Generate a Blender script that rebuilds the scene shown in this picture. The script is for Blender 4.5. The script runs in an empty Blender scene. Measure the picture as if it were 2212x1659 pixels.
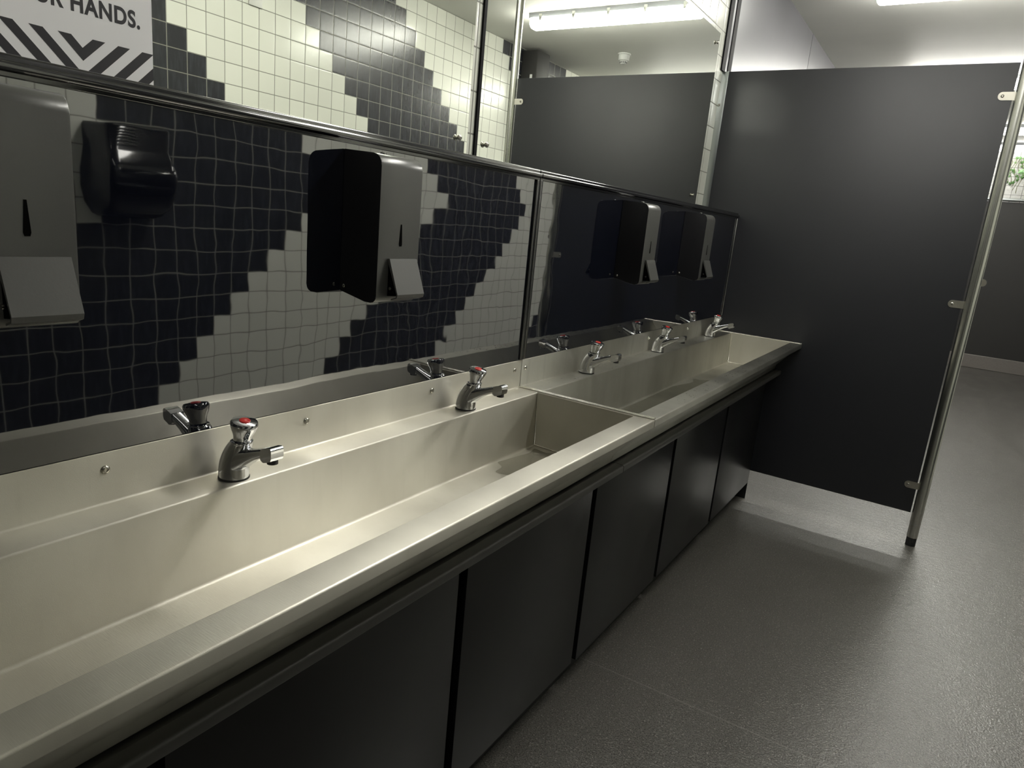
import bpy, bmesh, math, random
from mathutils import Vector, Matrix

random.seed(7)
S = bpy.context.scene
COL = S.collection

# ------------------------------------------------------------------ camera, world, exposure
F_PX = 1476.08
YAW, PITCH, ROLL = -0.555207, -0.235112, 0.094318
CAM = Vector((1.1874, -0.3704, 1.3386))
fw = Vector((math.sin(YAW) * math.cos(PITCH), math.cos(YAW) * math.cos(PITCH), math.sin(PITCH)))
rt = fw.cross(Vector((0, 0, 1))).normalized()
up = rt.cross(fw)
c_, s_ = math.cos(ROLL), math.sin(ROLL)
rt, up = c_ * rt + s_ * up, -s_ * rt + c_ * up
cd = bpy.data.cameras.new('camera')
cd.sensor_fit = 'HORIZONTAL'
cd.sensor_width = 36.0
cd.lens = F_PX / 2212 * 36.0
cd.clip_start = 0.02
cam = bpy.data.objects.new('camera', cd)
COL.objects.link(cam)
m = Matrix.Identity(4)
for i in range(3):
    m[i][0], m[i][1], m[i][2], m[i][3] = rt[i], up[i], -fw[i], CAM[i]
cam.matrix_world = m
S.camera = cam

w = bpy.data.worlds.new('world')
S.world = w
w.use_nodes = True
w.node_tree.nodes['Background'].inputs[0].default_value = (0.9, 0.95, 1.0, 1)
w.node_tree.nodes['Background'].inputs[1].default_value = 0.0
S.view_settings.view_transform = 'Standard'
S.view_settings.look = 'None'
S.view_settings.gamma = 1.0
S.view_settings.use_curve_mapping = False
S.view_settings.exposure = 0.5
LAMP = 33.0                       # emission strength of the batten diffusers
LAMP_COL = (1.0, 0.985, 0.91, 1)
try:
    S.cycles.use_denoising = True
    S.cycles.max_bounces = 14
    S.cycles.diffuse_bounces = 8
    S.cycles.glossy_bounces = 8
    S.cycles.transmission_bounces = 8
    S.cycles.sample_clamp_indirect = 8.0
    S.cycles.caustics_reflective = True
except Exception:
    pass

# ------------------------------------------------------------------ measures (metres)
D = 0.187          # face of the splashback boxing
YJ = 1.2815        # joint of the two troughs and splashbacks
YP = 3.263         # front face of the partition screen
W = 2.37           # opposite wall
H = 2.79           # ceiling
YF = 10.45         # far wall
YB = -2.6          # wall behind
ZD = 0.87          # trough deck height
T = 0.109          # tile pitch
WL = -0.0045        # face of the tiled left wall

# ------------------------------------------------------------------ node helpers
class NT:
    def __init__(s, name):
        s.m = bpy.data.materials.new(name)
        s.m.use_nodes = True
        s.t = s.m.node_tree
        s.b = s.t.nodes['Principled BSDF']
    def n(s, typ, **kw):
        nd = s.t.nodes.new(typ)
        for k, v in kw.items():
            setattr(nd, k, v)
        return nd
    def l(s, a, b):
        s.t.links.new(a, b)
    def math(s, op, a, b=None, c=None):
        nd = s.n('ShaderNodeMath', operation=op)
        for i, v in enumerate((a, b, c)):
            if v is None:
                continue
            if isinstance(v, (int, float)):
                nd.inputs[i].default_value = v
            else:
                s.l(v, nd.inputs[i])
        return nd.outputs[0]
    def pos(s):
        g = s.n('ShaderNodeNewGeometry')
        x = s.n('ShaderNodeSeparateXYZ')
        s.l(g.outputs['Position'], x.inputs[0])
        return g.outputs['Position'], x.outputs
    def mix(s, f, a, b):
        nd = s.n('ShaderNodeMix', data_type='RGBA')
        for sock, v in ((nd.inputs['Factor'], f), (nd.inputs['A'], a), (nd.inputs['B'], b)):
            pass
        ins = [i for i in nd.inputs if i.enabled]
        for sock, v in zip(ins, (f, a, b)):
            if isinstance(v, (int, float)):
                sock.default_value = v
            elif isinstance(v, tuple):
                sock.default_value = v if len(v) == 4 else (*v, 1)
            else:
                s.l(v, sock)
        return [o for o in nd.outputs if o.enabled][0]
    def noise(s, scale, detail=4, vec=None, rough=0.5, stretch=None):
        nd = s.n('ShaderNodeTexNoise')
        nd.inputs['Scale'].default_value = scale
        nd.inputs['Detail'].default_value = detail
        nd.inputs['Roughness'].default_value = rough
        if vec is None:
            vec = s.pos()[0]
        if stretch:
            mp = s.n('ShaderNodeMapping')
            mp.inputs['Scale'].default_value = stretch
            s.l(vec, mp.inputs[0])
            vec = mp.outputs[0]
        s.l(vec, nd.inputs['Vector'])
        return nd.outputs['Fac']
    def ramp(s, f, *stops):
        nd = s.n('ShaderNodeValToRGB')
        e = nd.color_ramp.elements
        while len(e) < len(stops):
            e.new(0.5)
        for el, (p, c) in zip(e, stops):
            el.position = p
            el.color = (*c, 1) if isinstance(c, tuple) else (c, c, c, 1)
        s.l(f, nd.inputs[0])
        return nd.outputs[0]
    def bump(s, h, strength, dist=0.001):
        nd = s.n('ShaderNodeBump')
        nd.inputs['Strength'].default_value = strength
        nd.inputs['Distance'].default_value = dist
        s.l(h, nd.inputs['Height'])
        s.l(nd.outputs[0], s.b.inputs['Normal'])
        return nd
    def set(s, **kw):
        for k, v in kw.items():
            sock = s.b.inputs[k.replace('_', ' ')]
            if isinstance(v, (int, float)):
                sock.default_value = v
            elif isinstance(v, tuple):
                sock.default_value = v if len(v) == 4 else (*v, 1)
            else:
                s.l(v, sock)
        return s.m

def plain(name, col, rough=0.5, metal=0.0, **kw):
    n = NT(name)
    n.set(Base_Color=col, Roughness=rough, Metallic=metal, **kw)
    return n.m

# ------------------------------------------------------------------ materials
def tile_material(name, y0, z0, pattern):
    """glazed square tiles; pattern: diagonal bands of black tiles folding back into chevrons."""
    n = NT(name)
    _, xyz = n.pos()
    u = n.math('DIVIDE', n.math('SUBTRACT', xyz[1], y0), T)
    v = n.math('DIVIDE', n.math('SUBTRACT', xyz[2], z0), T)
    c = n.math('FLOOR', u)
    r = n.math('FLOOR', v)
    if pattern == 'bands':
        s = n.math('MAXIMUM', r, n.math('SUBTRACT', -18.0, r))
        t = n.math('ADD', c, s)
        t = n.math('SUBTRACT', t, n.math('MULTIPLY', n.math('GREATER_THAN', t, 19.5), 2.0))
        tm = n.math('FLOORED_MODULO', t, 20.0)
        dark = n.math('LESS_THAN', tm, 9.5)
    else:
        dark = n.math('LESS_THAN', u, -1e6)
    fu, fv = n.math('FRACT', u), n.math('FRACT', v)
    eu = n.math('MINIMUM', fu, n.math('SUBTRACT', 1.0, fu))
    ev = n.math('MINIMUM', fv, n.math('SUBTRACT', 1.0, fv))
    e = n.math('MINIMUM', eu, ev)
    grout = n.math('LESS_THAN', e, 0.020)
    wn = n.n('ShaderNodeTexWhiteNoise', noise_dimensions='2D')
    cmb = n.n('ShaderNodeCombineXYZ')
    n.l(c, cmb.inputs[0]); n.l(r, cmb.inputs[1])
    n.l(cmb.outputs[0], wn.inputs['Vector'])
    white = n.mix(wn.outputs['Value'], (0.665, 0.675, 0.61), (0.71, 0.72, 0.65))
    smear = n.noise(9, 4, stretch=(1, 6, 1.2))
    black = n.mix(n.ramp(smear, (0.45, 0.0), (0.75, 1.0)), (0.020, 0.021, 0.025), (0.034, 0.036, 0.044))
    col = n.mix(dark, white, black)
    col = n.mix(grout, col, (0.20, 0.20, 0.17))
    rough = n.math('ADD', n.math('MULTIPLY', dark, 0.10), n.math('ADD', 0.17, n.math('MULTIPLY', grout, 0.5)))
    hgt = n.math('SMOOTH_MIN', e, 0.06, 0.05)
    n.bump(hgt, 0.35, 0.02)
    n.set(Base_Color=col, Roughness=rough, IOR=1.55)
    return n.m

M = {}
M['tile_band'] = tile_material('glazed_tiles_banded', 2.651, 2.353, 'bands')
M['tile_white'] = tile_material('glazed_tiles_white', 0.014, 1.556, 'white')
M['tile_far'] = tile_material('glazed_tiles_far', 0.014, 2.155, 'white')

def far_tile():
    n = NT('glazed_tiles_end_wall')
    _, xyz = n.pos()
    fu = n.math('FRACT', n.math('DIVIDE', n.math('ADD', xyz[0], 10.02), T))
    fv = n.math('FRACT', n.math('DIVIDE', n.math('SUBTRACT', xyz[2], 0.03), T))
    e = n.math('MINIMUM', n.math('MINIMUM', fu, n.math('SUBTRACT', 1.0, fu)), n.math('MINIMUM', fv, n.math('SUBTRACT', 1.0, fv)))
    g = n.math('LESS_THAN', e, 0.03)
    n.set(Base_Color=n.mix(g, (0.40, 0.40, 0.375), (0.10, 0.10, 0.09)), Roughness=0.2)
    return n.m
M['tile_far'] = far_tile()

def ceiling_mat():
    n = NT('painted_ceiling_plaster')
    f = n.noise(1.6, 5, stretch=(0.7, 2.4, 1))
    f2 = n.noise(26, 3, stretch=(0.4, 2.2, 1))
    n.bump(n.math('ADD', f, n.math('MULTIPLY', f2, 0.12)), 0.12, 0.02)
    n.set(Base_Color=n.mix(f, (0.70, 0.70, 0.66), (0.78, 0.78, 0.73)), Roughness=0.62)
    return n.m
M['ceiling'] = ceiling_mat()

def floor_mat():
    n = NT('speckled_safety_vinyl')
    p, xyz = n.pos()
    sp = n.noise(300, 2)
    sp2 = n.noise(170, 3)
    big = n.noise(1.3, 4)
    base = n.mix(big, (0.106, 0.101, 0.092), (0.130, 0.124, 0.113))
    col = n.mix(n.ramp(sp, (0.40, 1.0), (0.50, 0.0)), base, (0.024, 0.022, 0.019))
    col = n.mix(n.ramp(sp2, (0.60, 0.0), (0.70, 1.0)), col, (0.30, 0.285, 0.26))
    # welded seams every 2.14 m across the room
    fr = n.math('FRACT', n.math('DIVIDE', n.math('ADD', xyz[1], n.math('MULTIPLY', xyz[0], -0.03)), 2.14))
    d = n.math('ABSOLUTE', n.math('SUBTRACT', fr, 0.662))
    seam = n.math('LESS_THAN', d, 0.0011)
    col = n.mix(n.math('MULTIPLY', seam, 0.35), col, (0.28, 0.27, 0.25))
    # a rubbed shoe-print arc near the post
    def off(k, c, w): return n.math('DIVIDE', n.math('SUBTRACT', xyz[k], c), w)
    dx, dy = off(0, 1.262, 0.036), off(1, 2.628, 0.045)
    rr = n.math('SQRT', n.math('ADD', n.math('MULTIPLY', dx, dx), n.math('MULTIPLY', dy, dy)))
    arc = n.math('LESS_THAN', n.math('ABSOLUTE', n.math('SUBTRACT', rr, n.math('ADD', 0.55, n.math('MULTIPLY', n.noise(60, 2), 0.8)))), 0.10)
    col = n.mix(n.math('MULTIPLY', arc, 0.6), col, (0.04, 0.038, 0.035))
    wear = n.noise(6, 5, stretch=(1, 0.35, 1))
    rough = n.ramp(wear, (0.3, 0.28), (0.75, 0.37))
    n.bump(n.math('ADD', n.noise(170, 2), n.math('MULTIPLY', n.noise(38, 2), 0.8)), 0.42, 0.004)
    n.set(Base_Color=col, Roughness=rough, IOR=1.55)
    n.b.inputs['Specular IOR Level'].default_value = 0.80
    return n.m
M['floor'] = floor_mat()

def steel_mat(name, worn, brushed=True):
    n = NT(name)
    cl = n.noise(5, 5, stretch=(1, 1.2, 0.6))
    fine = n.noise(900, 2, stretch=(0.06, 1, 1))
    streak = n.noise(34, 5, stretch=(1.0, 1.6, 0.12))
    lo, hi = ((0.56, 0.54, 0.48), (0.68, 0.66, 0.59)) if not worn else ((0.54, 0.53, 0.48), (0.72, 0.71, 0.65))
    col = n.mix(n.ramp(cl, (0.3, 0.0), (0.7, 1.0)), lo, hi)
    col = n.mix(n.ramp(streak, (0.60, 0.0), (0.80, 0.30 if worn else 0.10)), col, (0.34, 0.33, 0.29))
    if worn:
        spot = n.noise(95, 3)
        col = n.mix(n.ramp(spot, (0.64, 0.0), (0.70, 0.35)), col, (0.72, 0.72, 0.68))
    n.bump(n.math('ADD', fine, n.math('MULTIPLY', n.noise(60, 3), 0.5)), 0.10, 0.001)
    n.set(Base_Color=col, Metallic=1.0, Roughness=n.ramp(cl, (0.3, 0.48 if worn else 0.44), (0.7, 0.56 if worn else 0.50)))
    if brushed:     # grain runs along the trough, so highlights spread across it
        g = n.n('ShaderNodeNewGeometry')
        vm = n.n('ShaderNodeVectorMath', operation='CROSS_PRODUCT')
        n.l(g.outputs['Normal'], vm.inputs[0])
        vm.inputs[1].default_value = (0, 1, 0)
        n.l(vm.outputs[0], n.b.inputs['Tangent'])
        n.b.inputs['Anisotropic'].default_value = 0.72
    return n.m
M['steel'] = steel_mat('satin_stainless', False)
M['steel_end'] = steel_mat('satin_stainless_end', False, False)
M['bead'] = plain('bright_steel_bead', (0.74, 0.72, 0.66), 0.25, 1.0)
M['steel_worn'] = steel_mat('satin_stainless_spotted', True)
def tube_steel():
    n = NT('brushed_tube_steel')
    n.bump(n.noise(500, 2, stretch=(1, 1, 0.05)), 0.03, 0.001)
    n.set(Base_Color=(0.60, 0.60, 0.56), Metallic=1.0, Roughness=0.27)
    return n.m
M['tube'] = tube_steel()
M['alu'] = plain('satin_aluminium', (0.46, 0.49, 0.49), 0.3, 1.0)
M['chrome'] = plain('polished_chrome', (0.64, 0.645, 0.66), 0.035, 1.0)
M['chrome_dark'] = plain('outlet_shadow_plastic', (0.02, 0.02, 0.02), 0.4)
M['red'] = plain('red_plastic', (0.55, 0.035, 0.03), 0.3)
M['screw'] = plain('screw_steel', (0.55, 0.53, 0.48), 0.22, 1.0)
M['mirror'] = plain('silvered_mirror', (0.90, 0.925, 0.86), 0.0, 1.0)
M['mirror_edge'] = plain('mirror_edge_glass', (0.10, 0.24, 0.24), 0.1)
M['black_edge'] = plain('black_edge_strip', (0.004, 0.004, 0.005), 0.65)
M['black_edge'].node_tree.nodes['Principled BSDF'].inputs['Specular IOR Level'].default_value = 0.15
M['white_plastic'] = plain('white_plastic', (0.56, 0.57, 0.55), 0.4)
M['plate'] = plain('greyed_white_plate', (0.58, 0.58, 0.55), 0.4)
M['grey_plastic'] = plain('grey_lamp_body', (0.30, 0.31, 0.33), 0.4)
M['clip'] = plain('lamp_clip_steel', (0.45, 0.45, 0.43), 0.3, 1.0)
M['dark_gap'] = plain('dark_vent', (0.01, 0.01, 0.01), 0.6)
M['rubber'] = plain('black_rubber', (0.008, 0.008, 0.008), 0.6)
M['paper'] = plain('poster_paper', (0.90, 0.89, 0.91), 0.5)
M['ink'] = plain('poster_ink', (0.018, 0.017, 0.022), 0.5)
M['boxing'] = plain('boxing_black', (0.012, 0.012, 0.013), 0.4)
M['trim_black'] = plain('gloss_black_trim', (0.006, 0.006, 0.007), 0.09, IOR=2.3)
M['chrome_line'] = plain('bright_trim_line', (0.30, 0.30, 0.30), 0.25, 1.0)
M['dryer'] = plain('gloss_black_plastic', (0.006, 0.006, 0.007), 0.07)
M['grille'] = plain('dryer_grille', (0.35, 0.35, 0.34), 0.25, 1.0)
M['leaf'] = plain('ivy_leaf', (0.09, 0.20, 0.06), 0.45)
M['leaf_pale'] = plain('ivy_leaf_pale', (0.30, 0.58, 0.26), 0.45)
M['stem'] = plain('ivy_stem', (0.12, 0.13, 0.04), 0.6)
M['cove'] = None

def laminate(name, col, rough, spec=0.5, bump=0.05):
    n = NT(name)
    f = n.noise(260, 3)
    g = n.noise(2.5, 4)
    n.bump(f, bump, 0.001)
    n.set(Base_Color=col, Roughness=n.math('ADD', n.math('MULTIPLY', g, 0.08), rough - 0.04))
    n.b.inputs['Specular IOR Level'].default_value = spec
    return n.m
M['panel'] = laminate('black_partition_laminate', (0.0078, 0.0086, 0.0120), 0.52, 0.6)
M['door'] = laminate('black_cabinet_laminate', (0.010, 0.010, 0.011), 0.33, 0.5)
M['board'] = laminate('charcoal_wall_board', (0.13, 0.128, 0.142), 0.34, 0.7)
M['rail'] = laminate('grey_edged_rail', (0.06, 0.058, 0.054), 0.35)
M['casing'] = laminate('satin_black_metal', (0.072, 0.072, 0.068), 0.30, 1.0, 0.08)
M['shaded_end'] = plain('painted_end_shade', (0.0035, 0.0035, 0.005), 0.6)  # shade painted as near-black on dispenser sides and door edges
M['shaded_end'].node_tree.nodes['Principled BSDF'].inputs['Specular IOR Level'].default_value = 0.25
M['recess_shade'] = plain('painted_recess_shade', (0.001, 0.001, 0.001), 0.9)  # near-black colour stands in for shade inside slot and hood
M['recess_shade'].node_tree.nodes['Principled BSDF'].inputs['Specular IOR Level'].default_value = 0.05
M['far_panel'] = laminate('black_end_panel', (0.028, 0.027, 0.026), 0.5, 0.4)

def cove_mat():
    n = NT('cove_skirting_vinyl')
    f = n.noise(60, 4)
    n.set(Base_Color=n.mix(f, (0.16, 0.145, 0.13), (0.22, 0.20, 0.185)), Roughness=0.5)
    return n.m
M['cove'] = cove_mat()

def splash_mat():
    n = NT('gloss_black_splashback')
    wv = n.noise(2.6, 1, stretch=(1, 1.0, 1.3))
    w2 = n.noise(17, 1)
    nd = n.bump(n.math('ADD', wv, n.math('MULTIPLY', w2, 0.07)), 0.5, 0.0034)
    n.set(Base_Color=(0.0040, 0.0050, 0.0105), Roughness=0.02, IOR=3.3)
    n.b.inputs['Specular IOR Level'].default_value = 0.5
    return n.m
M['splash'] = splash_mat()

def lamp_mat(k=1.0):
    n = NT('lit_diffuser')
    n.set(Base_Color=(0.9, 0.9, 0.88), Roughness=0.4)
    n.b.inputs['Emission Color'].default_value = LAMP_COL
    n.b.inputs['Emission Strength'].default_value = LAMP * k
    return n.m
M['lamp'] = lamp_mat()
M['lamp_fill'] = lamp_mat(0.22)      # weak fill lamp, added to brighten the near end
M['lamp_new'] = lamp_mat(1.2)
M['lamp_bright'] = lamp_mat(1.7)
M['lamp_far'] = lamp_mat(0.32)
M['lamp_taps'] = lamp_mat(1.13)

def water_mat():
    n = NT('water_film')
    n.set(Base_Color=(0.66, 0.66, 0.62), Roughness=0.03, IOR=1.33)
    n.b.inputs['Transmission Weight'].default_value = 1.0
    n.bump(n.noise(45, 2), 0.25, 0.003)
    return n.m
M['water'] = water_mat()

# ------------------------------------------------------------------ geometry helpers
def tag(o, label=None, cat=None, group=None, kind=None):
    if label: o['label'] = label
    if cat: o['category'] = cat
    if group: o['group'] = group
    if kind: o['kind'] = kind
    return o

def empty(name, loc, label, cat, group=None):
    o = bpy.data.objects.new(name, None)
    o.empty_display_size = 0.05
    COL.objects.link(o)
    o.location = loc
    return tag(o, label, cat, group)

def link(name, bm, mat, parent=None, smooth=None, loc=None):
    """one mesh object; vertices are given in world space unless loc is set, a parent's location is subtracted."""
    if parent is not None and loc is None:
        p = Vector((0, 0, 0)); q = parent
        while q is not None:
            p += q.location; q = q.parent
        bmesh.ops.translate(bm, verts=bm.verts, vec=-p)
    bmesh.ops.recalc_face_normals(bm, faces=bm.faces)
    if smooth is not None:
        ang = math.radians(smooth)
        for f in bm.faces: f.smooth = True
        for e in bm.edges:
            if len(e.link_faces) == 2:
                e.smooth = e.calc_face_angle(0.0) < ang
            else:
                e.smooth = False
    me = bpy.data.meshes.new(name)
    bm.to_mesh(me)
    bm.free()
    mats = mat if isinstance(mat, (list, tuple)) else [mat]
    for k in mats: me.materials.append(k)
    o = bpy.data.objects.new(name, me)
    COL.objects.link(o)
    if parent is not None: o.parent = parent
    if loc is not None: o.location = loc
    return o

def rooted(o):
    """move a top-level mesh's origin to the middle of its base."""
    vs = [v.co.copy() for v in o.data.vertices]
    c = Vector(((min(v.x for v in vs) + max(v.x for v in vs)) / 2, (min(v.y for v in vs) + max(v.y for v in vs)) / 2, min(v.z for v in vs)))
    o.data.transform(Matrix.Translation(-c))
    o.location = c
    return o

def box(bm, x0, x1, y0, y1, z0, z1, bev=0.0, seg=2):
    vs = [bm.verts.new(p) for p in ((x0,y0,z0),(x1,y0,z0),(x1,y1,z0),(x0,y1,z0),(x0,y0,z1),(x1,y0,z1),(x1,y1,z1),(x0,y1,z1))]
    fs = [bm.faces.new([vs[i] for i in q]) for q in ((0,3,2,1),(4,5,6,7),(0,1,5,4),(1,2,6,5),(2,3,7,6),(3,0,4,7))]
    if bev > 0:
        es = {e for f in fs for e in f.edges}
        bmesh.ops.bevel(bm, geom=list(es), offset=bev, segments=seg, profile=0.5, affect='EDGES')
    return bm

def nb(): return bmesh.new()

def bx(*a, **k): return box(nb(), *a, **k)

def rpoly(pts, rad, seg=4, closed=True):
    """round the corners of a 2-D polyline; rad is a number or a list per corner."""
    out = []
    n = len(pts)
    for i, p in enumerate(pts):
        r = rad if isinstance(rad, (int, float)) else rad[i]
        p = Vector(p)
        if r <= 0 or (not closed and i in (0, n - 1)):
            out.append(tuple(p)); continue
        a, b = Vector(pts[i - 1]) - p, Vector(pts[(i + 1) % n]) - p
        la, lb = a.length, b.length
        a.normalize(); b.normalize()
        th = math.acos(max(-1, min(1, a.dot(b))))
        if th > math.pi - 1e-3:
            out.append(tuple(p)); continue
        t = min(r / math.tan(th / 2), la * 0.48, lb * 0.48)
        rr = t * math.tan(th / 2)
        c = p + (a + b).normalized() * (rr / math.sin(th / 2))
        s0, s1 = p + a * t, p + b * t
        a0 = math.atan2(s0.y - c.y, s0.x - c.x); a1 = math.atan2(s1.y - c.y, s1.x - c.x)
        da = (a1 - a0 + math.pi) % (2 * math.pi) - math.pi
        for k in range(seg + 1):
            an = a0 + da * k / seg
            out.append((c.x + rr * math.cos(an), c.y + rr * math.sin(an)))
    return out

def extrude_xz(bm, prof, y0, y1, caps=True, closed=True):
    """extrude a profile of (x, z) points along Y."""
    a = [bm.verts.new((x, y0, z)) for x, z in prof]
    b = [bm.verts.new((x, y1, z)) for x, z in prof]
    n = len(prof)
    for i in range(n if closed else n - 1):
        j = (i + 1) % n
        bm.faces.new((a[i], a[j], b[j], b[i]))
    if caps and closed:
        bm.faces.new(a); bm.faces.new(b)
    return bm

def cyl(bm, c, r, h, axis='z', seg=32, r2=None, bev=0.0):
    r2 = r if r2 is None else r2
    rings = [(0, r), (h, r2)]
    if bev:
        rings = [(0, r - bev), (bev, r), (h - bev, r2), (h, r2 - bev)]
    return lathe(bm, c, rings, axis, seg)

def lathe(bm, c, rings, axis='z', seg=32):
    """rings: (distance along axis, radius) from the start; both ends closed."""
    c = Vector(c)
    ax = {'x': (Vector((1,0,0)), Vector((0,1,0)), Vector((0,0,1))), 'y': (Vector((0,1,0)), Vector((0,0,1)), Vector((1,0,0))), 'z': (Vector((0,0,1)), Vector((1,0,0)), Vector((0,1,0)))}[axis] if isinstance(axis, str) else axis
    A, U, V = ax
    rows = []
    for d, r in rings:
        rows.append([bm.verts.new(c + A * d + (U * math.cos(2*math.pi*k/seg) + V * math.sin(2*math.pi*k/seg)) * r) for k in range(seg)])
    for a, b in zip(rows, rows[1:]):
        for k in range(seg):
            j = (k + 1) % seg
            bm.faces.new((a[k], a[j], b[j], b[k]))
    bm.faces.new(list(reversed(rows[0]))); bm.faces.new(rows[-1])
    return bm

def loft(bm, loops):
    rows = [[bm.verts.new(p) for p in lp] for lp in loops]
    n = len(rows[0])
    for a, b in zip(rows, rows[1:]):
        for k in range(n):
            j = (k + 1) % n
            bm.faces.new((a[k], a[j], b[j], b[k]))
    bm.faces.new(list(reversed(rows[0]))); bm.faces.new(rows[-1])
    return bm

def poly_prism(bm, pts3, vec):
    a = [bm.verts.new(p) for p in pts3]
    b = [bm.verts.new(Vector(p) + Vector(vec)) for p in pts3]
    n = len(a)
    for i in range(n):
        j = (i + 1) % n
        bm.faces.new((a[i], a[j], b[j], b[i]))
    bm.faces.new(list(reversed(a))); bm.faces.new(b)
    return bm

def tube(bm, pts, r, seg=8):
    pts = [Vector(p) for p in pts]
    rows = []
    for i, p in enumerate(pts):
        d = (pts[min(i+1, len(pts)-1)] - pts[max(i-1, 0)]).normalized()
        u = d.orthogonal().normalized() if i == 0 else (rows_u - d * rows_u.dot(d)).normalized()
        rows_u = u
        v = d.cross(u)
        rr = r[i] if isinstance(r, (list, tuple)) else r
        rows.append([p + (u * math.cos(2*math.pi*k/seg) + v * math.sin(2*math.pi*k/seg)) * rr for k in range(seg)])
    return loft(bm, rows)

def struct(name, bm, mat, smooth=None, label=None):
    o = link(name, bm, mat, smooth=smooth)
    o['kind'] = 'structure'
    if label: o['label'] = label
    return o

def dup(root, loc, label, group=None):
    r = root.copy(); COL.objects.link(r); r.location = loc; r['label'] = label
    if group: r['group'] = group
    for ch in list(root.children):
        c = ch.copy(); COL.objects.link(c); c.parent = r
        for g in list(ch.children):
            d = g.copy(); COL.objects.link(d); d.parent = c
    return r

# ------------------------------------------------------------------ the room
struct('floor', bx(WL - 0.2, W + 0.2, YB - 0.2, YF + 0.2, -0.1, 0.0), M['floor'])
struct('ceiling', bx(WL - 0.2, W + 0.2, YB - 0.2, YF + 0.2, H, H + 0.1), M['ceiling'])
b = bx(WL - 0.2, WL, YB, 3.224, 0, H)
box(b, WL - 0.2, WL, 3.224, YP + 0.012, 0, 2.1525)
struct('wall_left', b, M['tile_white'])
b = bx(WL - 0.2, 0.0, 3.372, 5.084, 0, H)
box(b, WL - 0.2, 0.0, 5.094, YF, 0, H)
box(b, WL - 0.2, -0.008, 5.084, 5.094, 0, H)
struct('wall_left_rear', b, M['board'])
struct('wall_right', bx(W, W + 0.2, YB, YF, 0, H), M['tile_band'])
struct('wall_back', bx(WL - 0.2, W + 0.2, YB - 0.2, YB, 0, H), M['far_panel'])
b = bx(WL - 0.2, W + 0.2, YF, YF + 0.2, 0, H)
struct('wall_far', b, M['tile_far'])
# black upright trim between the tiles and the charcoal boards
b = bx(WL - 0.2, 0.004, 3.224, 3.276, 2.1535, H)
box(b, WL - 0.2, 0.004, YP + 0.0125, 3.276, 0, 2.153)
box(b, WL - 0.2, 0.004, 3.320, 3.372, 0, H)
struct('trim_1', b, M['black_edge'])
struct('trim_2', bx(WL - 0.2, 0.0, 3.276, 3.320, 0, H), M['board'])
# coved skirting below the end wall's black panels, and the pale ledge above them
struct('baseboard_far', bx(0.0, W, YF - 0.045, YF, 0, 0.175, bev=0.008), M['cove'])
b = nb(); box(b, 0.0, W, YF - 0.05, YF, 2.135, 2.165, bev=0.006)
struct('trim_3', b, M['alu'], smooth=40)
b = bx(0.0, W, YF - 0.03, YF, 0.175, 2.12, bev=0.004)
struct('wall_far_panelling', b, M['far_panel'])
# boxing that carries the splashbacks (closed ledge on top)
b = nb()
box(b, WL, D - 0.0042, YB, YP - 0.0005, 0, 1.470)
struct('wall_left_ledge', b, M['boxing'])

# ------------------------------------------------------------------ splashbacks
def splashback(y0, y1, label):
    r = empty('splashback', (D, (y0 + y1) / 2, 0.93), label, 'splashback', 'splashbacks')
    link('panel', bx(D - 0.004, D, y0 + 0.004, y1 - 0.004, 0.9515, 1.456), M['splash'], r)
    # top trim: two ridged gloss black profile
    prof = rpoly([(0.1835, 1.4625), (0.1835, 1.4755), (0.1905, 1.4755), (0.1905, 1.4672), (0.1925, 1.4662), (0.1985, 1.4662), (0.1985, 1.4560), (0.1915, 1.4545), (0.1915, 1.4485), (D + 0.0002, 1.4485), (D + 0.0002, 1.4625)], [0, .003, .0034, .0006, .0006, .0046, .0046, .0006, .001, 0, 0], 5)
    link('top_trim', extrude_xz(nb(), prof, y0, y1), M['trim_black'], r, smooth=50)
    for yy, s in ((y0, 1), (y1, -1)):
        if yy < -0.5: continue
        wd = 0.013 if abs(yy - YJ) < 0.05 else 0.006
        a, c = (yy, yy + wd) if s > 0 else (yy - wd, yy)
        link('side_trim', bx(D, D + 0.006, a, c, 0.9515, 1.450, bev=0.0025), M['trim_black'] if wd > 0.01 else M['chrome_line'], r, smooth=50)
    return r
sb1 = splashback(-0.70, YJ - 0.002, 'long gloss black splashback behind the two nearest taps, left of the upright joint')
sb2 = splashback(YJ + 0.002, YP - 0.002, 'gloss black splashback behind the three far taps, ending at the partition')
link('joint_strip', bx(D, D + 0.0035, YJ - 0.002, YJ + 0.002, 0.9515, 1.45), M['chrome_line'], sb2)

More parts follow.
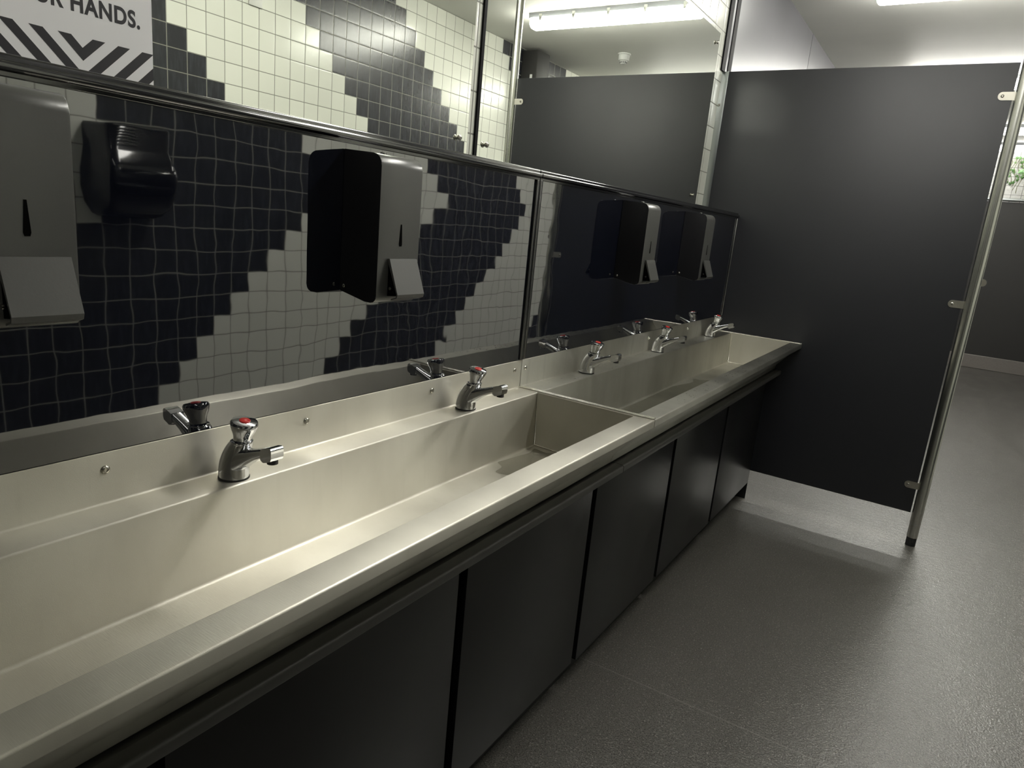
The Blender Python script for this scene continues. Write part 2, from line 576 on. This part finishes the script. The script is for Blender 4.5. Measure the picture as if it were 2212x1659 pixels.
# ------------------------------------------------------------------ steel wash troughs
UP0, UP1 = D, D + 0.0025
TROUGH = [(UP0, 0.9505), (UP1, 0.9505), (UP1, ZD), (0.258, ZD), (0.264, 0.714), (0.452, 0.711), (0.553, ZD), (0.608, ZD), (0.608, 0.8475), (0.590, 0.8475), (0.583, 0.838), (0.505, 0.744), (0.500, 0.722), (0.26, 0.69), (0.245, 0.85), (UP0, 0.85)]
TRAD = [0, 0.0008, 0.004, 0.0035, 0.006, 0.012, 0.003, 0.0035, 0.003, 0.002, 0.004, 0.006, 0.004, 0.004, 0.004, 0]
def trough(y0, y1, mat, label, screws):
    r = empty('wash_trough', ((UP0 + 0.608) / 2, (y0 + y1) / 2, 0.70), label, 'sink', 'wash troughs')
    b = nb()
    prof = rpoly(TROUGH, TRAD, 5)
    extrude_xz(b, prof, y0 + 0.0005, y1 - 0.0005)
    link('basin', b, mat, r, smooth=38)
    # end walls closing the basin, with a turned-up bead along the top
    for yy, s in ((y0, 1), (y1, -1)):
        a, c = sorted((yy + s * 0.0015, yy + s * 0.012))
        inner = [(0.2575, ZD - 0.0006), (0.2635, 0.7138), (0.4525, 0.7108), (0.5535, ZD - 0.0006)]
        b = extrude_xz(nb(), inner, a, c)
        link('end_wall', b, M['steel_end'], r, smooth=30)
        yb_ = yy + s * 0.0034
        link('end_bead', tube(nb(), [(UP1 + 0.0005, yb_, ZD + 0.0012), (0.40, yb_, ZD + 0.0012), (0.6055, yb_, ZD + 0.0012)], 0.0030, 14), M['bead'], r, smooth=60)
        yc = yy + s * 0.0125
        link('corner_weld', tube(nb(), [(0.2600, yc, ZD - 0.002), (0.2655, yc, 0.717), (0.30, yc, 0.7152), (0.445, yc, 0.7126)], 0.0016, 8), M['bead'], r, smooth=60)
    for ys in screws:
        b = lathe(nb(), (UP1, ys, 0.924), [(0, 0.0068), (0.0012, 0.0066), (0.0028, 0.0050), (0.0034, 0.0032), (0.0018, 0.0026), (0.0018, 0.0005)], 'x', 20)
        link('screw', b, M['screw'], r, smooth=40)
    return r
trough(-0.70, YJ - 0.001, M['steel'], 'near dry stainless wash trough with two taps on its back ledge', [0.121, 0.498, 0.878, 1.245])
trough(YJ + 0.001, YP - 0.003, M['steel_worn'], 'far wet stainless wash trough with three taps, touching the partition', [1.303, 1.78, 2.255, 2.731, 3.2])

# water standing in the far trough, and drops on its rim
b = nb()
n = 60
pts = []
for k in range(n):
    t = k / n * 2 * math.pi
    yy = 2.02 + 0.68 * math.copysign(abs(math.cos(t)) ** 0.35, math.cos(t)) + 0.03 * math.sin(5 * t)
    xx = 0.357 + (0.078 + 0.012 * math.sin(7 * t) + 0.008 * math.sin(13 * t)) * math.copysign(abs(math.sin(t)) ** 0.5, math.sin(t))
    pts.append((xx, yy, 0.7137 - (xx - 0.264) / 0.188 * 0.003))
poly_prism(b, pts, (0, 0, 0.0010))
o = rooted(link('water_puddle', b, M['water']))
tag(o, 'thin film of water on the floor of the far trough', 'water')
b = nb()
pts = []
for k in range(n):
    t = k / n * 2 * math.pi
    yy = 1.135 + 0.118 * math.copysign(abs(math.cos(t)) ** 0.5, math.cos(t)) + 0.012 * math.sin(5 * t)
    xx = 0.350 + (0.070 + 0.010 * math.sin(6 * t)) * math.copysign(abs(math.sin(t)) ** 0.6, math.sin(t))
    pts.append((xx, yy, 0.7137 - (xx - 0.264) / 0.188 * 0.003))
poly_prism(b, pts, (0, 0, 0.0010))
o = rooted(link('water_puddle', b, M['water']))
tag(o, 'small water film at the right end of the near trough floor', 'water')
b = nb()
for k in range(90):
    yy = random.uniform(1.5, 3.2)
    xx = random.uniform(0.562, 0.600)
    r = random.uniform(0.0008, 0.0028)
    mt = Matrix.Translation((xx, yy, ZD)) @ Matrix.Scale(0.35, 4, (0, 0, 1)) @ Matrix.Scale(random.uniform(1, 2.2), 4, (0, 1, 0))
    bmesh.ops.create_icosphere(b, subdivisions=2, radius=r, matrix=mt)
for k in range(70):
    yy = random.uniform(1.4, 2.9)
    xx = random.uniform(0.20, 0.25)
    if min(abs(yy - t) for t in (1.64, 2.28, 2.985)) < 0.035: continue
    r = random.uniform(0.0008, 0.003)
    mt = Matrix.Translation((xx, yy, ZD)) @ Matrix.Scale(0.3, 4, (0, 0, 1)) @ Matrix.Scale(random.uniform(1, 2.5), 4, (0, 1, 0))
    bmesh.ops.create_icosphere(b, subdivisions=2, radius=r, matrix=mt)
o = rooted(link('water_drops', b, M['water'], smooth=60))
tag(o, 'scattered water drops on the rim and back ledge of the far trough', 'water', kind='stuff')

# ------------------------------------------------------------------ push taps
def make_tap():
    r = empty('push_tap', (0, 0, 0), '', 'tap', 'push taps on the troughs')
    seg = 28
    # body: leaning oval column and spout blended by lofting towards the front
    b = nb()
    def ring(cx, z, rx, ry, tilt=0.0):
        out = []
        for k in range(seg):
            a = 2 * math.pi * k / seg
            x = rx * math.cos(a)
            out.append((cx + x, ry * math.sin(a), z + tilt * x))
        return out
    loft(b, [ring(0.0, 0.0025, .0250, .0245), ring(0.0, 0.008, .0255, .0250), ring(0.0005, 0.020, .0252, .0246), ring(0.003, 0.033, .0245, .0238, -.04), ring(0.008, 0.046, .0232, .0226, -.10), ring(0.0135, 0.057, .0212, .0210, -.14), ring(0.0185, 0.0655, .0192, .0192, -.12), ring(0.0205, 0.0690, .0180, .0180, -.08)])
    link('body', b, M['chrome'], r, smooth=50, loc=(0, 0, 0))
    # spout: rounded-rectangle sections along a rising curve, flat-ended head
    def sect(x, zc, h, wd, lean):
        pts = rpoly([(-wd/2, -h/2), (wd/2, -h/2), (wd/2, h/2), (-wd/2, h/2)], min(h, wd) * 0.36, 4)
        return [(x - q * lean, p, zc + q) for p, q in pts]
    b = nb()
    loft(b, [sect(0.004, 0.030, 0.046, 0.042, 0.0), sect(0.018, 0.0362, 0.040, 0.038, 0.10), sect(0.032, 0.0438, 0.031, 0.032, 0.18), sect(0.047, 0.0515, 0.0225, 0.027, 0.22), sect(0.062, 0.0585, 0.0175, 0.0242, 0.24), sect(0.078, 0.0648, 0.0155, 0.0228, 0.24), sect(0.087, 0.0678, 0.0155, 0.0228, 0.24)])
    link('spout', b, M['chrome'], r, smooth=50, loc=(0, 0, 0))
    b = nb()
    prof = rpoly([(0.084, 0.0570), (0.085, 0.0752), (0.097, 0.0800), (0.1075, 0.0822), (0.1108, 0.0790), (0.1112, 0.0655), (0.1090, 0.0600), (0.092, 0.0535)], [.002, .004, .004, .003, .003, .003, .002, .003], 4)
    extrude_xz(b, prof, -0.0122, 0.0122)
    link('spout_head', b, M['chrome'], r, smooth=35, loc=(0, 0, 0))
    b = cyl(nb(), (0.0995, 0, 0.0520), 0.0088, 0.007, 'z', 24)
    link('outlet', b, M['chrome_dark'], r, smooth=40, loc=(0, 0, 0))
    link('base_gasket', cyl(nb(), (0, 0, 0.0), 0.0256, 0.0030, 'z', 32), M['rubber'], r, smooth=40, loc=(0, 0, 0))
    kx = 0.0215
    link('neck_ring', lathe(nb(), (kx - .0005, 0, 0.0665), [(0, .0170), (.001, .0182), (.003, .0186), (.0048, .0182), (.0055, .0160)], 'z', 32), M['chrome'], r, smooth=50, loc=(0, 0, 0))
    kn = link('push_button', lathe(nb(), (kx, 0, 0.0715), [(0, .0145), (.008, .0150), (.013, .0166), (.021, .0200), (.029, .0222), (.033, .0222), (.0358, .0205), (.0366, .0150)], 'z', 36), M['chrome'], r, smooth=50, loc=(0, 0, 0))
    TILT = Matrix.Translation((kx, 0, 0.068)) @ Matrix.Rotation(math.radians(11), 4, 'Y') @ Matrix.Translation((-kx, 0, -0.068))
    kn.data.transform(TILT)
    d = link('hot_marker', lathe(nb(), (kx, 0, 0.1079), [(0, .0088), (.0014, .0088), (.0022, .0078)], 'z', 28), M['red'], kn, smooth=50, loc=(0, 0, 0))
    d.data.transform(TILT)
    d['label'] = 'red hot-water disc'
    return r
tap = make_tap()
TX = 0.226
TAPS = [(0.312, 'push tap nearest the camera, at the left of the near trough'),
        (0.972, 'push tap near the right end of the near trough, beside the trough joint'),
        (1.642, 'first push tap of the far trough, just past the trough joint'),
        (2.282, 'middle push tap of the far trough, between two others'),
        (2.985, 'last push tap of the far trough, nearest the partition')]
for i, (ty, lab) in enumerate(TAPS):
    if i == 0:
        tap.location = (TX, ty, ZD); tap['label'] = lab
    else:
        dup(tap, (TX - 0.001 * i, ty, ZD), lab)

# ------------------------------------------------------------------ tissue dispensers on the splashback
def make_dispenser():
    r = empty('tissue_dispenser', (0, 0, 0), '', 'dispenser', 'tissue dispensers on the splashback')
    dp, wd, z0, z1 = 0.096, 0.113, 0.0, 0.277
    prof = rpoly([(0.0, z0 + 0.014), (0.0, z1), (dp, z1 - 0.006), (dp, z0 + 0.001), (dp - 0.03, z0)], [0.001, 0.001, 0.022, 0.014, 0.0], 7)
    b = extrude_xz(nb(), prof, 0, wd)
    sharp = [e for e in b.edges if abs(e.verts[0].co.y - e.verts[1].co.y) < 1e-6 and e.is_manifold]
    bmesh.ops.bevel(b, geom=sharp, offset=0.0012, segments=2, profile=0.5, affect='EDGES')
    o = link('casing', b, [M['casing'], M['shaded_end']], r, smooth=40, loc=(0, 0, 0))
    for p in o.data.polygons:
        if abs(p.normal.y) > 0.9: p.material_index = 1  # shade of the side faces put into their colour
    # level window: narrow tear-shaped slot
    yc = wd * 0.53
    pts = [(yc - .0016, .149), (yc + .0016, .149), (yc + .0042, .112), (yc + .0030, .108), (yc - .0030, .108), (yc - .0042, .112)]
    link('level_slot', poly_prism(nb(), [(dp - 0.0005, y, z) for y, z in pts], (0.0011, 0, 0)), M['recess_shade'], r, loc=(0, 0, 0))  # flat black prism in place of a shaded recess
    # outlet hood: slanted cover standing off the front, with open sides and a folded lip
    ya, yb = 0.026, 0.103
    b = nb()
    zt, zb, out = 0.085, 0.016, 0.030
    front = [(dp + .001, zt), (dp + .006, zt), (dp + out, zb + .004), (dp + out - .002, zb - .003), (dp + out - .016, zb - .008), (dp + out - .016, zb - .0055), (dp + out - .004, zb - .001), (dp + out - .003, zb + .004), (dp + .002, zt - .006)]
    extrude_xz(b, front, ya, yb)
    hd = link('outlet_hood', b, M['casing'], r, smooth=30, loc=(0, 0, 0))
    b = nb()
    extrude_xz(b, [(dp - .0005, zt - .004), (dp + .0022, zt - .008), (dp + out - .005, zb + .001), (dp - .0005, zb - .002)], ya + .004, yb - .004)
    link('throat', b, M['recess_shade'], hd, loc=(0, 0, 0))  # dark filler painted as the shade under the hood
    b = lathe(nb(), (dp + 0.012, ya - 0.0002, 0.030), [(0, .0030), (.0022, .0030)], ( Vector((0,-1,0)), Vector((1,0,0)), Vector((0,0,1)) ), 14)
    link('hood_rivet', b, M['screw'], hd, smooth=40, loc=(0, 0, 0))
    b = lathe(nb(), (0.013, -0.0002, 0.024), [(0, .0034), (.003, .0034), (.004, .002)], ( Vector((0,-1,0)), Vector((1,0,0)), Vector((0,0,1)) ), 16)
    link('fixing_screw', b, M['screw'], r, smooth=40, loc=(0, 0, 0))
    link('lock', cyl(nb(), (0.050, wd * 0.45, z1 - 0.0045), 0.006, 0.0055, 'z', 20, bev=0.001), M['chrome'], r, smooth=40, loc=(0, 0, 0))
    return r
disp = make_dispenser()
DISP = [(-0.058, 'dark tissue dispenser cut by the left edge of the photo, above the nearest tap'),
        (0.575, 'tissue dispenser with the bright front, hanging alone between the two near taps'),
        (1.843, 'tissue dispenser on the far splashback, left one of the close pair'),
        (2.476, 'tissue dispenser nearest the partition, right one of the far pair')]
for i, (y, lab) in enumerate(DISP):
    if i == 0:
        disp.location = (D + 0.0005, y, 1.161); disp['label'] = lab
    else:
        dup(disp, (D + 0.0005, y, 1.161), lab)

# ------------------------------------------------------------------ cabinet under the troughs
XC = 0.4717
gaps = [-0.613, 0.022, 0.667, 1.270, 1.915, 2.577]
ends = [g + 0.0145 for g in gaps]
starts = [g - 0.0145 for g in gaps[1:]] + [YP - 0.004]
r = empty('sink_cabinet', (0.33, 1.28, 0.0), 'long black cabinet with flush doors under both steel troughs', 'cabinet')
for i, (a, c) in enumerate(zip(ends, starts)):
    z0 = 0.092 + (0.006 if i in (2,) else 0.0)
    o = link('door', bx(XC - 0.018, XC, a, c, z0, 0.698, bev=0.0012), [M['door'], M['shaded_end']], r, smooth=40)
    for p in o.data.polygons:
        if abs(p.normal.y) > 0.9: p.material_index = 1  # edges coloured dark so the gaps look shaded
link('carcass', bx(D, XC - 0.024, -0.66, YP - 0.004, 0.09, 0.684), M['boxing'], r)
link('plinth', bx(D, XC - 0.05, -0.66, YP - 0.02, 0.0, 0.09), M['boxing'], r)
link('end_panel', bx(XC - 0.06, XC - 0.0005, YP - 0.0038, YP - 0.0008, 0.0, 0.70), M['door'], r)
for (a, c) in ((-0.68, YJ + 0.012), (YJ + 0.015, YP - 0.002)):
    prof = rpoly([(0.455, 0.7005), (0.535, 0.7005), (0.535, 0.7195), (0.512, 0.7215), (0.455, 0.706)], [0, .002, .006, .002, 0], 4)
    link('top_rail', extrude_xz(nb(), prof, a, c), M['rail'], r, smooth=40)['label'] = 'grey-edged rail'

# ------------------------------------------------------------------ mirrors and poster
def mirror(y0, y1, z0, z1, label, screws, strip):
    r = empty('wall_mirror', (0, (y0 + y1) / 2, z0), label, 'mirror', 'wall mirrors')
    b = bx(-0.0040, 0.0, y0, y1, z0, z1)
    o = link('glass', b, [M['mirror'], M['mirror_edge']], r)
    for p in o.data.polygons:
        if p.normal.x < 0.5: p.material_index = 1
    for (y, z) in screws:
        b = lathe(nb(), (0.0002, y, z), [(0, .0050), (.003, .0050), (.0045, .0075), (.008, .0082), (.0105, .0060), (.0112, .002)], 'x', 24)
        link('fixing_screw', b, M['screw'], r, smooth=40)
    if strip:
        link('edge_strip', bx(-0.0040, 0.0015, y0 - 0.006, y0 + 0.006, z0, z1), M['black_edge'], r)
    return r
mirror(-0.62, 1.195, 1.475, 2.300, 'left wall mirror, with the poster stuck on it', [(1.152, 1.537)], False)
mirror(1.235, 3.138, 1.475, 2.297, 'right wall mirror, reflecting the ceiling light and the partition', [(1.278, 1.536), (3.096, 2.247), (3.070, 1.540)], True)

r = empty('poster', (0.001, 0.211, 1.476), 'white hygiene poster with black lettering over chevron stripes, stuck on the mirror', 'poster')
PY0, PY1, PZ0, PZ1 = 0.100, 0.3215, 1.476, 1.770
link('sheet', bx(0.0004, 0.0014, PY0, PY1, PZ0, PZ1), M['paper'], r)
VC = 0.2113
def clip_poly(pts, y0, y1, z0):
    def clip(ps, inside, cut):
        out = []
        for i, p in enumerate(ps):
            q = ps[(i + 1) % len(ps)]
            if inside(p): out.append(p)
            if inside(p) != inside(q): out.append(cut(p, q))
        return out
    L = lambda p, q, t: (p[0] + (q[0]-p[0])*t, p[1] + (q[1]-p[1])*t)
    pts = clip(pts, lambda p: p[0] >= y0, lambda p, q: L(p, q, (y0-p[0])/(q[0]-p[0])))
    pts = clip(pts, lambda p: p[0] <= y1, lambda p, q: L(p, q, (y1-p[0])/(q[0]-p[0])))
    pts = clip(pts, lambda p: p[1] >= z0, lambda p, q: L(p, q, (z0-p[1])/(q[1]-p[1])))
    return pts
ZC = 1.548
for k in range(5):
    a = 0.0155 + 0.0385 * k; c = a + 0.0185
    for sgn in (-1, 1):
        quad = [(VC + sgn * a, ZC), (VC + sgn * c, ZC), (VC, ZC - c), (VC, ZC - a)]
        quad = clip_poly(quad, PY0, PY1, PZ0)
        if len(quad) < 3: continue
        link('chevron_stripe', poly_prism(nb(), [(0.0012, y, z) for y, z in quad], (0.0004, 0, 0)), M['ink'], r)
cu = bpy.data.curves.new('lettering', 'FONT')
cu.body = 'YOUR HANDS.'
cu.size = 1.0
cu.offset = 0.034
cu.space_character = 1.10
to = bpy.data.objects.new('lettering_tmp', cu)
COL.objects.link(to)
dg = bpy.context.evaluated_depsgraph_get()
me = bpy.data.meshes.new_from_object(to.evaluated_get(dg))
COL.objects.unlink(to); bpy.data.objects.remove(to); bpy.data.curves.remove(cu)
xs = [v.co.x for v in me.vertices]; ys = [v.co.y for v in me.vertices]
x0, x1, y0, y1 = min(xs), max(xs), min(ys), max(ys)
for v in me.vertices:
    fy = (v.co.x - x0) / (x1 - x0); fz = (v.co.y - y0) / (y1 - y0)
    v.co = (0.0016 - 0.001, 0.1045 + fy * (0.3015 - 0.1045) - 0.211, 1.5805 + fz * 0.0262 - 1.476)
me.materials.append(M['ink'])
o = bpy.data.objects.new('lettering', me); COL.objects.link(o); o.parent = r

# ------------------------------------------------------------------ partition screen with its post
r = empty('partition_screen', (0.63, YP + 0.007, 0.0), 'black laminate partition screen on a steel tube post at the end of the troughs', 'partition')
XP = 1.2263
pz0, pz1 = 0.1608, 2.152
b = bx(0.028, XP, YP, YP + 0.013, pz0, pz1, bev=0.0012)
link('panel', b, M['panel'], r, smooth=40)
b = nb()
box(b, WL + 0.0005, 0.030, YP - 0.0035, YP - 0.0005, 1.476, pz1, bev=0.0008)
box(b, WL, 0.0, YP - 0.003, YP + 0.016, 1.476, pz1)
ch = link('wall_channel', b, M['alu'], r, smooth=40)
ch['label'] = 'aluminium wall channel'
for zz in (1.995,):
    link('screw', lathe(nb(), (0.004, YP - 0.0035, zz), [(0, .0058), (.001, .0058), (.003, .0035)], (Vector((0,-1,0)), Vector((1,0,0)), Vector((0,0,1))), 18), M['screw'], ch, smooth=40)
XPO, RPO = 1.2560, 0.0238
YPO = YP + 0.0065
post = link('post', cyl(nb(), (XPO, YPO, 0.112), RPO, H - 0.112 - 0.002, 'z', 40), M['tube'], r, smooth=40)
link('adjuster_sleeve', cyl(nb(), (XPO, YPO, 0.042), RPO - 0.0005, 0.0695, 'z', 40, bev=0.001), M['tube'], post, smooth=40)
link('collar_line', cyl(nb(), (XPO, YPO, 0.1095), RPO + 0.0004, 0.0028, 'z', 40), M['chrome'], post, smooth=40)
f = link('rubber_foot', cyl(nb(), (XPO, YPO, 0.0), RPO - 0.002, 0.042, 'z', 32), M['rubber'], post, smooth=40)
f['label'] = 'black rubber foot'
for zz in (0.2955, 1.1555, 2.022):
    pts = rpoly([(1.1745, zz - 0.0165), (1.2355, zz - 0.0165), (1.2355, zz + 0.0165), (1.1745, zz + 0.0165)], [0.0162, 0, 0, 0.0162], 8)
    bk = link('bracket', poly_prism(nb(), [(x, YP - 0.0025, z) for x, z in pts], (0, 0.0024, 0)), M['steel'], r, smooth=40)
    link('screw', lathe(nb(), (1.1905, YP - 0.0025, zz), [(0, .0065), (.0015, .0062), (.003, .0035), (.0018, .0025)], (Vector((0,-1,0)), Vector((1,0,0)), Vector((0,0,1))), 20), M['screw'], bk, smooth=40)
pts = rpoly([(1.268, 1.243), (1.298, 1.243), (1.298, 1.275), (1.268, 1.275)], [0, 0.0155, 0.0155, 0], 8)
link('bracket', poly_prism(nb(), [(x, YP + 0.022, z) for x, z in pts], (0, 0.0025, 0)), M['steel'], r, smooth=40)

# ------------------------------------------------------------------ batten lights
def make_batten():
    r = empty('batten_light', (0, 0, 0), '', 'light', 'battens along the ceiling')
    L = 1.27
    prof = rpoly([(-0.062, 0.0), (-0.058, -0.034), (0.058, -0.034), (0.062, 0.0)], [0.0, .006, .006, 0], 4)
    def ex(bm, prof, x0, x1):
        a = [bm.verts.new((x0, y, z)) for y, z in prof]; c = [bm.verts.new((x1, y, z)) for y, z in prof]
        k = len(prof)
        for i in range(k):
            bm.faces.new((a[i], a[(i+1) % k], c[(i+1) % k], c[i]))
        bm.faces.new(a); bm.faces.new(list(reversed(c)))
        return bm
    link('housing', ex(nb(), prof, -L/2, L/2), M['grey_plastic'], r, smooth=40, loc=(0, 0, 0))
    def dl(x, k):
        return [(x, y * k, -0.0345 + (z + 0.0345) * (0.35 + 0.65 * k)) for y, z in rpoly([(-0.060, -0.0345), (-0.057, -0.078), (-0.030, -0.098), (0.030, -0.098), (0.057, -0.078), (0.060, -0.0345)], [0, .02, .02, .02, .02, 0], 4)]
    b = loft(nb(), [dl(-L/2, 0.72), dl(-L/2 + 0.006, 0.88), dl(-L/2 + 0.018, 1), dl(L/2 - 0.018, 1), dl(L/2 - 0.006, 0.88), dl(L/2, 0.72)])
    link('diffuser', b, M['lamp'], r, smooth=50, loc=(0, 0, 0))
    for i in range(5):
        x = -L/2 + 0.10 + i * (L - 0.2) / 4
        for s in (-1, 1):
            b = nb()
            y0, y1 = sorted((s * 0.0600, s * 0.0665))
            box(b, x - 0.012, x + 0.012, y0, y1, -0.046, -0.012, bev=0.002)
            box(b, x - 0.008, x + 0.008, *sorted((s * 0.0600, s * 0.068)), -0.056, -0.044, bev=0.002)
            link('clip', b, M['clip'], r, smooth=40, loc=(0, 0, 0))
    return r
bt = make_batten()
bt.location = (1.135, 4.215, H); bt['label'] = 'lit batten ceiling light just behind the partition, seen in the right mirror'
def batten(y, lab, mat):
    o = dup(bt, (1.135, y, H), lab)
    d = [c for c in o.children if c.name.startswith('diffuser')][0]
    d.data = d.data.copy(); d.data.materials[0] = M[mat]
batten(1.865, 'lit batten ceiling light over the taps, above the top edge of the photo', 'lamp_taps')
batten(-0.485, 'added dim fill batten above the camera, out of view', 'lamp_fill')  # unseen lamp added as fill
batten(6.55, 'lit batten ceiling light second behind the partition, hidden by the post top', 'lamp_bright')
batten(8.88, 'lit batten ceiling light seen right of the post, upper of two bright bars', 'lamp_far')
batten(10.18, 'lit batten ceiling light at the end wall, lower of two bright bars', 'lamp_far')
[c for c in bt.children if c.name.startswith('diffuser')][0].data.materials[0] = M['lamp_new']

# ------------------------------------------------------------------ smoke detector
r = empty('smoke_detector', (1.56, 5.36, H), 'white round smoke detector on the ceiling, seen in the right mirror', 'smoke detector')
link('base', lathe(nb(), (1.56, 5.36, H - 0.012), [(0, .050), (.003, .054), (.012, .054)], 'z', 40), M['white_plastic'], r, smooth=40)
link('body', lathe(nb(), (1.56, 5.36, H - 0.058), [(0, .040), (.004, .046), (.040, .046), (.046, .044)], 'z', 40), M['white_plastic'], r, smooth=40)
cg = link('sensor_cage', lathe(nb(), (1.56, 5.36, H - 0.084), [(0, .014), (.003, .022), (.010, .026), (.026, .031)], 'z', 32), M['white_plastic'], r, smooth=40)
for k in range(12):
    a = 2 * math.pi * k / 12
    b = nb()
    box(b, -0.003, 0.003, -0.0015, 0.0015, 0, 0.012)
    bmesh.ops.transform(b, matrix=Matrix.Translation((1.56 + 0.0285 * math.cos(a), 5.36 + 0.0285 * math.sin(a), H - 0.075)) @ Matrix.Rotation(a + math.pi/2, 4, 'Z'), verts=b.verts)
    link('vent_slot', b, M['dark_gap'], cg)

# ------------------------------------------------------------------ hand dryer on the opposite wall (seen in the near splashback)
r = empty('hand_dryer', (W, 1.31, 1.18), 'gloss black hand dryer on the tiled wall opposite, reflected in the near splashback', 'hand dryer')
yc = 1.31
def dl(z, hw, dp):
    pts = rpoly([(W - 0.0005, -hw), (W - dp, -hw * 0.92), (W - dp, hw * 0.92), (W - 0.0005, hw)], [0, 0.035, 0.035, 0], 6)
    return [(x, yc + y, z) for x, y in pts]
link('body', loft(nb(), [dl(1.19, 0.09, 0.12), dl(1.205, 0.12, 0.155), dl(1.25, 0.148, 0.195), dl(1.32, 0.160, 0.222), dl(1.39, 0.158, 0.226), dl(1.44, 0.150, 0.212), dl(1.475, 0.142, 0.195), dl(1.482, 0.140, 0.190), dl(1.562, 0.138, 0.188), dl(1.574, 0.132, 0.178)]), M['dryer'], r, smooth=60)
for i in range(6):
    z = 1.496 + i * 0.0112
    link('grille_bar', bx(W - 0.1935, W - 0.1865, yc - 0.105, yc - 0.030, z, z + 0.0034), M['grille'], r)
link('grille_frame', bx(W - 0.1925, W - 0.180, yc - 0.112, yc + 0.095, 1.5645, 1.5685), M['grille'], r)

# ------------------------------------------------------------------ small things on the opposite wall
r = empty('notice_plate', (W, 2.30, 2.352), 'small white plate on the white tiles opposite, seen at the top of the left mirror', 'plate')
link('plate', bx(W - 0.010, W - 0.0005, 2.252, 2.338, 2.352, 2.438, bev=0.0015), M['plate'], r, smooth=40)
r = empty('duct_box', (W, 5.10, 2.05), 'tall black box on the opposite wall under the ceiling, seen in the right mirror', 'box')
link('casing', bx(W - 0.16, W - 0.0005, 5.02, 5.235, 2.05, 2.775, bev=0.012), M['far_panel'], r, smooth=40)
link('sticker', bx(W - 0.122, W - 0.098, 5.0190, 5.0199, 2.545, 2.575), M['white_plastic'], r)

# ------------------------------------------------------------------ end wall: pipe and ivy
r = empty('pipe', (2.0, YF - 0.07, 2.50), 'white pipe on brackets high on the end wall, right of the ivy', 'pipe')
link('tube', cyl(nb(), (1.66, YF - 0.075, 2.545), 0.038, 0.69, 'x', 28, bev=0.006), M['white_plastic'], r, smooth=40)
for x in (1.72, 2.28):
    link('bracket', bx(x, x + 0.03, YF - 0.11, YF - 0.0005, 2.475, 2.512), M['boxing'], r)
r = empty('ivy_plant', (1.53, YF - 0.05, 2.40), 'trailing green ivy beside the post, high on the end wall', 'plant')
b = nb()
for k in range(5):
    x = 1.45 + 0.035 * k
    pts = [(x + 0.02 * math.sin(k + i * 1.3), YF - 0.06 + 0.015 * math.cos(i + k), 2.64 - i * (0.045 + 0.006 * k)) for i in range(7)]
    tube(b, pts, 0.0028, 6)
link('stems', b, M['stem'], r, smooth=60)
def leaf(bm, c, s, rot, tilt):
    shp = []
    for k in range(10):
        a = 2 * math.pi * k / 10 + math.pi / 2
        rr = s * (1.0 if k % 2 == 0 else 0.52)
        shp.append(Vector((rr * math.cos(a), 0, rr * math.sin(a))))
    mt = Matrix.Translation(c) @ Matrix.Rotation(tilt, 4, 'Z') @ Matrix.Rotation(rot, 4, 'Y') @ Matrix.Rotation(tilt * 0.7, 4, 'X')
    ctr0 = mt @ Vector((0, -s * 0.18, 0)); ctr1 = mt @ Vector((0, -s * 0.18 + 0.002, 0))
    a = [bm.verts.new(mt @ p) for p in shp]; d = [bm.verts.new(mt @ (p + Vector((0, 0.002, 0)))) for p in shp]
    v0, v1 = bm.verts.new(ctr0), bm.verts.new(ctr1)
    for i in range(10):
        j = (i + 1) % 10
        bm.faces.new((v0, a[i], a[j])); bm.faces.new((v1, d[j], d[i])); bm.faces.new((a[i], d[i], d[j], a[j]))
b = nb()
for k in range(30):
    leaf(b, Vector((random.uniform(1.44, 1.62), YF - random.uniform(0.03, 0.12), random.uniform(2.34, 2.66))), random.uniform(0.016, 0.030), random.uniform(0, 6), random.uniform(-0.6, 0.6))
link('leaves', b, M['leaf'], r)['kind'] = 'stuff'
b = nb()
leaf(b, Vector((1.575, YF - 0.14, 2.475)), 0.042, 0.5, 0.25)
pl = link('large_leaf', b, M['leaf_pale'], r)
pl['label'] = 'one large pale star-shaped leaf'
